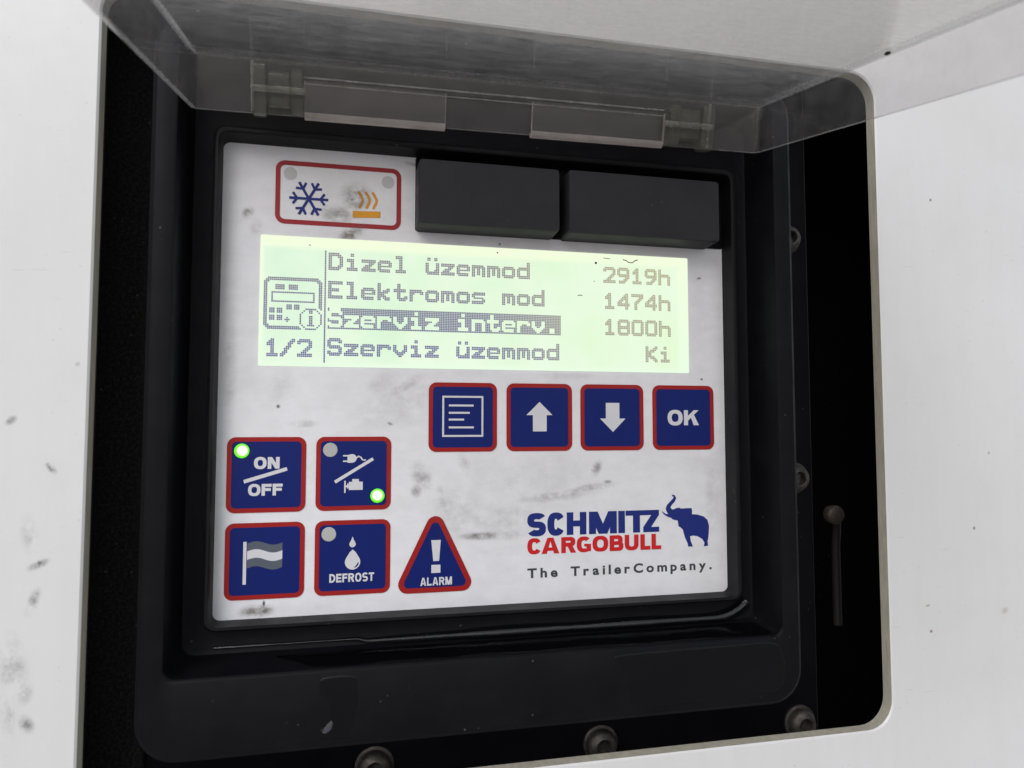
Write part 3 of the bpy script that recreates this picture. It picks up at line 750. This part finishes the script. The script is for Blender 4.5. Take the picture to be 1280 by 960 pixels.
bfont("The TrailerCompany.", 11.40, 19.22, .94, .50, .125, MAT['ink'], lg, 'slogan_text', .016)

# ------------------------------------------------------------------ bolts on the base flange
def bolt(x, z, r=.62):
    b = MB(); n = 28; ring = lambda q, y: [(x + q * math.cos(2 * math.pi * k / n), y, z + q * math.sin(2 * math.pi * k / n)) for k in range(n)]
    b.loft([ring(r * 1.18, .02), ring(r * 1.18, -.10), ring(r * 1.10, -.13), ring(r * .98, -.13), ring(r * .96, -.32), ring(r * .82, -.46), ring(r * .55, -.53)])
    hexr = lambda q, y: [(x + min(1.0, .93 / max(abs(math.cos((2 * math.pi * k / n + .26) % (math.pi / 3) - math.pi / 6)), .1)) * q * math.cos(2 * math.pi * k / n), y, z + q * math.sin(2 * math.pi * k / n)) for k in range(n)]
    b.loft([ring(r * .55, -.53), hexr(r * .50, -.52), hexr(r * .44, -.22)], False, True)
    return b.build('bolt', MAT['bolt'], CU, smooth=40)
for x, z, lb in ((5.66, -5.50, None), (14.32, -5.55, None), (23.1, -5.55, None), (22.96, 14.88, None), (23.1, 4.6, None)): bolt(x, z, .56 if z > 0 else .60)

# ------------------------------------------------------------------ clear lid, hinged open at the top
TILT = math.radians(12.2)
O = Vector((-.78, -1.98, 19.33)); UX = Vector((1, 0, .0135)).normalized()
UD = Vector((0, -math.cos(TILT), -math.sin(TILT))); UN = Vector((0, -math.sin(TILT), math.cos(TILT)))
def lidmap(p): return O + UX * p[0] + UD * p[1] + UN * p[2]
WL, DL, HL = 21.45, 21.0, 1.72
def LL(x0, x1, d0, d1, r, n, seg=5): return [(x, d, n) for x, d in rr(x0, x1, d0, d1, r, seg)]
b = MB(lidmap); t = .22
A_, B_ = LL(0, WL, 0, DL, .30, -HL), LL(0, WL, 0, DL, .30, .10)
I0, I1, I2 = LL(t, WL - t, t, DL - t, .12, -HL - .05), LL(t, WL - t, t, DL - t, .12, -.06), LL(t + .06, WL - t - .06, t + .06, DL - t - .06, .10, 0.0)
b.cur = 1; b.loft([A_, B_])
b.cur = 2; b.loft([B_, LL(.05, WL - .05, .05, DL - .05, .28, .2), LL(.14, WL - .14, .14, DL - .14, .25, .24)])
b.cur = 0; b.loft([LL(.14, WL - .14, .14, DL - .14, .25, .24), LL(.2, WL - .2, .2, DL - .2, .22, .24)], False, True)
b.cur = 2; b.loft([A_, LL(.06, WL - .06, .06, DL - .06, .25, -HL - .05), I0])
b.cur = 1; b.loft([I0, I1])
b.cur = 2; b.loft([I1, I2])
b.cur = 0; b.loft([I2, LL(t + .2, WL - t - .2, t + .2, DL - t - .2, .10, 0.0)], False, True)
LID = b.build('lid', [MAT['lid'], MAT['wall'], MAT['lidedge']], CU, smooth=40)
LID['label'] = "scratched clear plastic lid swung open above the panel"
# hinge strips (half-round bars along the hinge wall) and knuckles
def strip(xa, xb):
    b = MB(lidmap)
    prof = [(.225, -.62), (.42, -.62), (.42, -1.62)] + [(.21 + .21 * math.cos(math.radians(a)), -1.66 - .23 * math.sin(math.radians(a))) for a in range(0, 181, 15)] + [(.0, -1.70), (.225, -1.70)]
    loops = [[(x, d, n) for d, n in prof] for x in (xa, xa + .03, xb - .03, xb)]
    b.loft(loops, True, True)
    n = len(prof)
    for q in range(len(b.f)):
        if q < 3 * n and 3 <= q % n <= n - 3: b.mi[q] = 1
        if q >= 3 * n: b.mi[q] = 1
    b.cur = 0
    return b.build('hinge_strip', [MAT['strip'], MAT['stripedge']], LID, smooth=40)
strip(3.75, 8.65); strip(11.88, 17.15)
def knuckle(xa, xb, flip=False):
    b = MB(lidmap); w = xb - xa
    X = (lambda u: xb - u * w) if flip else (lambda u: xa + u * w)
    def blk(u0, u1, d0, d1, n0, n1, r, q=.04):
        a, c = sorted((X(u0), X(u1)))
        f = lambda x, k: [(x, d, n) for d, n in rr(d0 + k, d1 - k, n0 + k, n1 - k, r, 5)]
        b.loft([f(a, q), f(a + q, 0), f(c - q, 0), f(c, q)], True, True)
    blk(0, .27, .23, .95, -1.95, -.25, .18); blk(.29, .74, .23, .78, -1.62, -.42, .26); blk(.76, 1, .23, .88, -1.85, -.33, .22)
    b.cur = 1; blk(-.06, 1.04, .40, .62, -1.12, -.90, .10)
    return b.build('hinge_knuckle', [MAT['knuckle'], MAT['lidedge']], LID, smooth=40)
knuckle(2.10, 3.72); knuckle(17.18, 19.0, True)
# raised ribs moulded along the inside of the hinge wall
def rib(x0, x1, n0, n1):
    b = MB(lidmap); b.box(x0, x1, t - .002, t + .07, n0, n1)
    return b.build('rib', MAT['lidedge'], LID)
rib(3.72, 17.15, -.50, -.455); rib(3.72, 17.15, -.70, -.675); rib(1.98, 2.07, -1.74, -.08); rib(19.03, 19.12, -1.74, -.08)
# small block of dirt stuck to the lid
b = MB(lidmap); SPX, SPD = 21.05, 7.45
b.loft([[(SPX + q * math.cos(2 * math.pi * k / 10) * (1 + .3 * math.sin(k * 2.1)), SPD + q * 1.5 * math.sin(2 * math.pi * k / 10), n) for k in range(10)] for q, n in ((.06, -.005), (.075, -.05), (.03, -.09))], False, True)
b.build('dirt_speck', MAT['speck'], LID)

# ------------------------------------------------------------------ bent pin in the gap, water on the frame
b = MB()
b.tube([(25.86, 1.3, 2.83), (25.84, .95, 2.83), (25.83, .84, 2.83), (25.825, .80, 2.83)], [.38, .42, .36, .22], 20)
b.cur = 1
b.tube([(25.95, 1.2, 2.7), (26.15, 1.3, 2.4), (26.25, 1.45, 2.0), (26.3, 1.6, 1.4), (26.3, 1.6, -.6), (26.3, 1.6, -2.2)], .19, 14)
o = b.build('latch_pin', [MAT['pin'], MAT['rod']], smooth=50)
tag(o, "dull bent metal pin with a round head in the dark gap right of the frame", "pin")

def film(pts, y, label, fn=None, raw=False):
    b = MB(fn); n = len(pts); P = [Vector(p) for p in pts]
    # smooth outline
    out = []
    for i in range(n):
        p0, p1, p2, p3 = P[i - 1], P[i], P[(i + 1) % n], P[(i + 2) % n]
        for k in range(4):
            t = k / 4; out.append(.5 * ((2 * p1) + (-p0 + p2) * t + (2 * p0 - 5 * p1 + 4 * p2 - p3) * t * t + (-p0 + 3 * p1 - 3 * p2 + p3) * t ** 3))
    c = sum(out, Vector((0, 0))) / len(out)
    def off(d):
        res = []
        for i, p in enumerate(out):
            tg = out[(i + 1) % len(out)] - out[i - 1]; nn = Vector((-tg.y, tg.x))
            nn = nn.normalized() if nn.length > 1e-6 else Vector((0, 0))
            res.append(p + nn * d)
        return res
    area = sum(out[i - 1].x * out[i].y - out[i].x * out[i - 1].y for i in range(len(out)))
    s = 1 if area > 0 else -1
    b.loft([[(p.x, y, p.y) for p in out], [(p.x, y - .015, p.y) for p in off(.03 * s)], [(p.x, y - .022, p.y) for p in off(.09 * s)]], False, True)
    o = b.build('water_film', MAT['water'], smooth=60)
    return tag(o, label, "water")
CU2 = CU
film([(3.9, -1.56), (4.85, -1.56), (5.0, -1.96), (5.04, -2.46), (4.92, -2.94), (4.78, -3.5), (4.39, -3.6), (3.8, -3.55), (3.80, -3.30), (4.04, -3.05), (4.1, -2.57), (4.06, -2.32), (3.82, -2.15), (3.76, -1.85)], -2.002,
     "narrow wet patch on the frame's lower edge left of centre")
film([(14.3, -1.58), (15.0, -1.54), (16.5, -1.52), (18, -1.51), (19.5, -1.50), (20.6, -1.52), (21.0, -1.8), (21.2, -2.6), (20.9, -3.3), (19.61, -3.45), (17.8, -3.5), (16.01, -3.55), (14.9, -3.5), (14.75, -2.6), (14.55, -2.06), (14.2, -1.76)], -2.002,
     "broad wet patch on the frame's lower right edge")
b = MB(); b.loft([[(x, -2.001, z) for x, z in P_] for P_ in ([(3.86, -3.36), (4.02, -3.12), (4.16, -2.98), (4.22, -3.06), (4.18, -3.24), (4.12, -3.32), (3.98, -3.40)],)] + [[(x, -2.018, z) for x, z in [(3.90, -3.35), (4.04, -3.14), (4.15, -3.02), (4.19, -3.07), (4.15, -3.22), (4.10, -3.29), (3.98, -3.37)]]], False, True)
o = b.build('glint_patch', MAT['glint'], CU2)  # pale patch painting the bright reflection at the foot of the wet film
# wet sheet on the sloping bottom wall of the recess: (x, s) -> s runs from the floor edge out to the flange
wall = lambda p: (p[0], -.25 - 1.6 * p[2], -1.222 - .083 * p[2] + (-.002 - p[1]) + .004)
film([(2.2, .15), (4.0, .08), (8.0, .05), (13.0, .05), (18.0, .05), (20.7, .06), (20.85, .5), (20.7, .93), (18.0, .9), (15.2, .96), (13.2, .86), (11.0, .95), (9.6, .8), (8.4, .93), (6.2, .85), (5.0, .97), (3.6, .93), (3.0, .55)], -.002,
     "wet sheen along the bottom wall of the black recess", wall)
# bead of water lying along the bottom corner of the recess
b = MB(); rnd = random.Random(3); pts = []; rad = []
for i in range(60):
    u = i / 59; x = .1 + 20.6 * u
    pts.append((x, -.06, -1.03 + (.10 if u < .25 else .0) + .55 * max(0, (u - .93) / .07) ** 2)); rad.append((.05 if u < .2 else .05 + .17 * min(1, (u - .2) * 4)) * (1 + .12 * math.sin(x * 1.3) + .05 * rnd.random()))
b.tube(pts, rad, 12)
o = b.build('water_bead', MAT['bead'], smooth=60)
tag(o, "line of water lying along the bottom corner of the black recess", "water")

for o in bpy.data.objects:
    if '_o' in o: del o['_o']
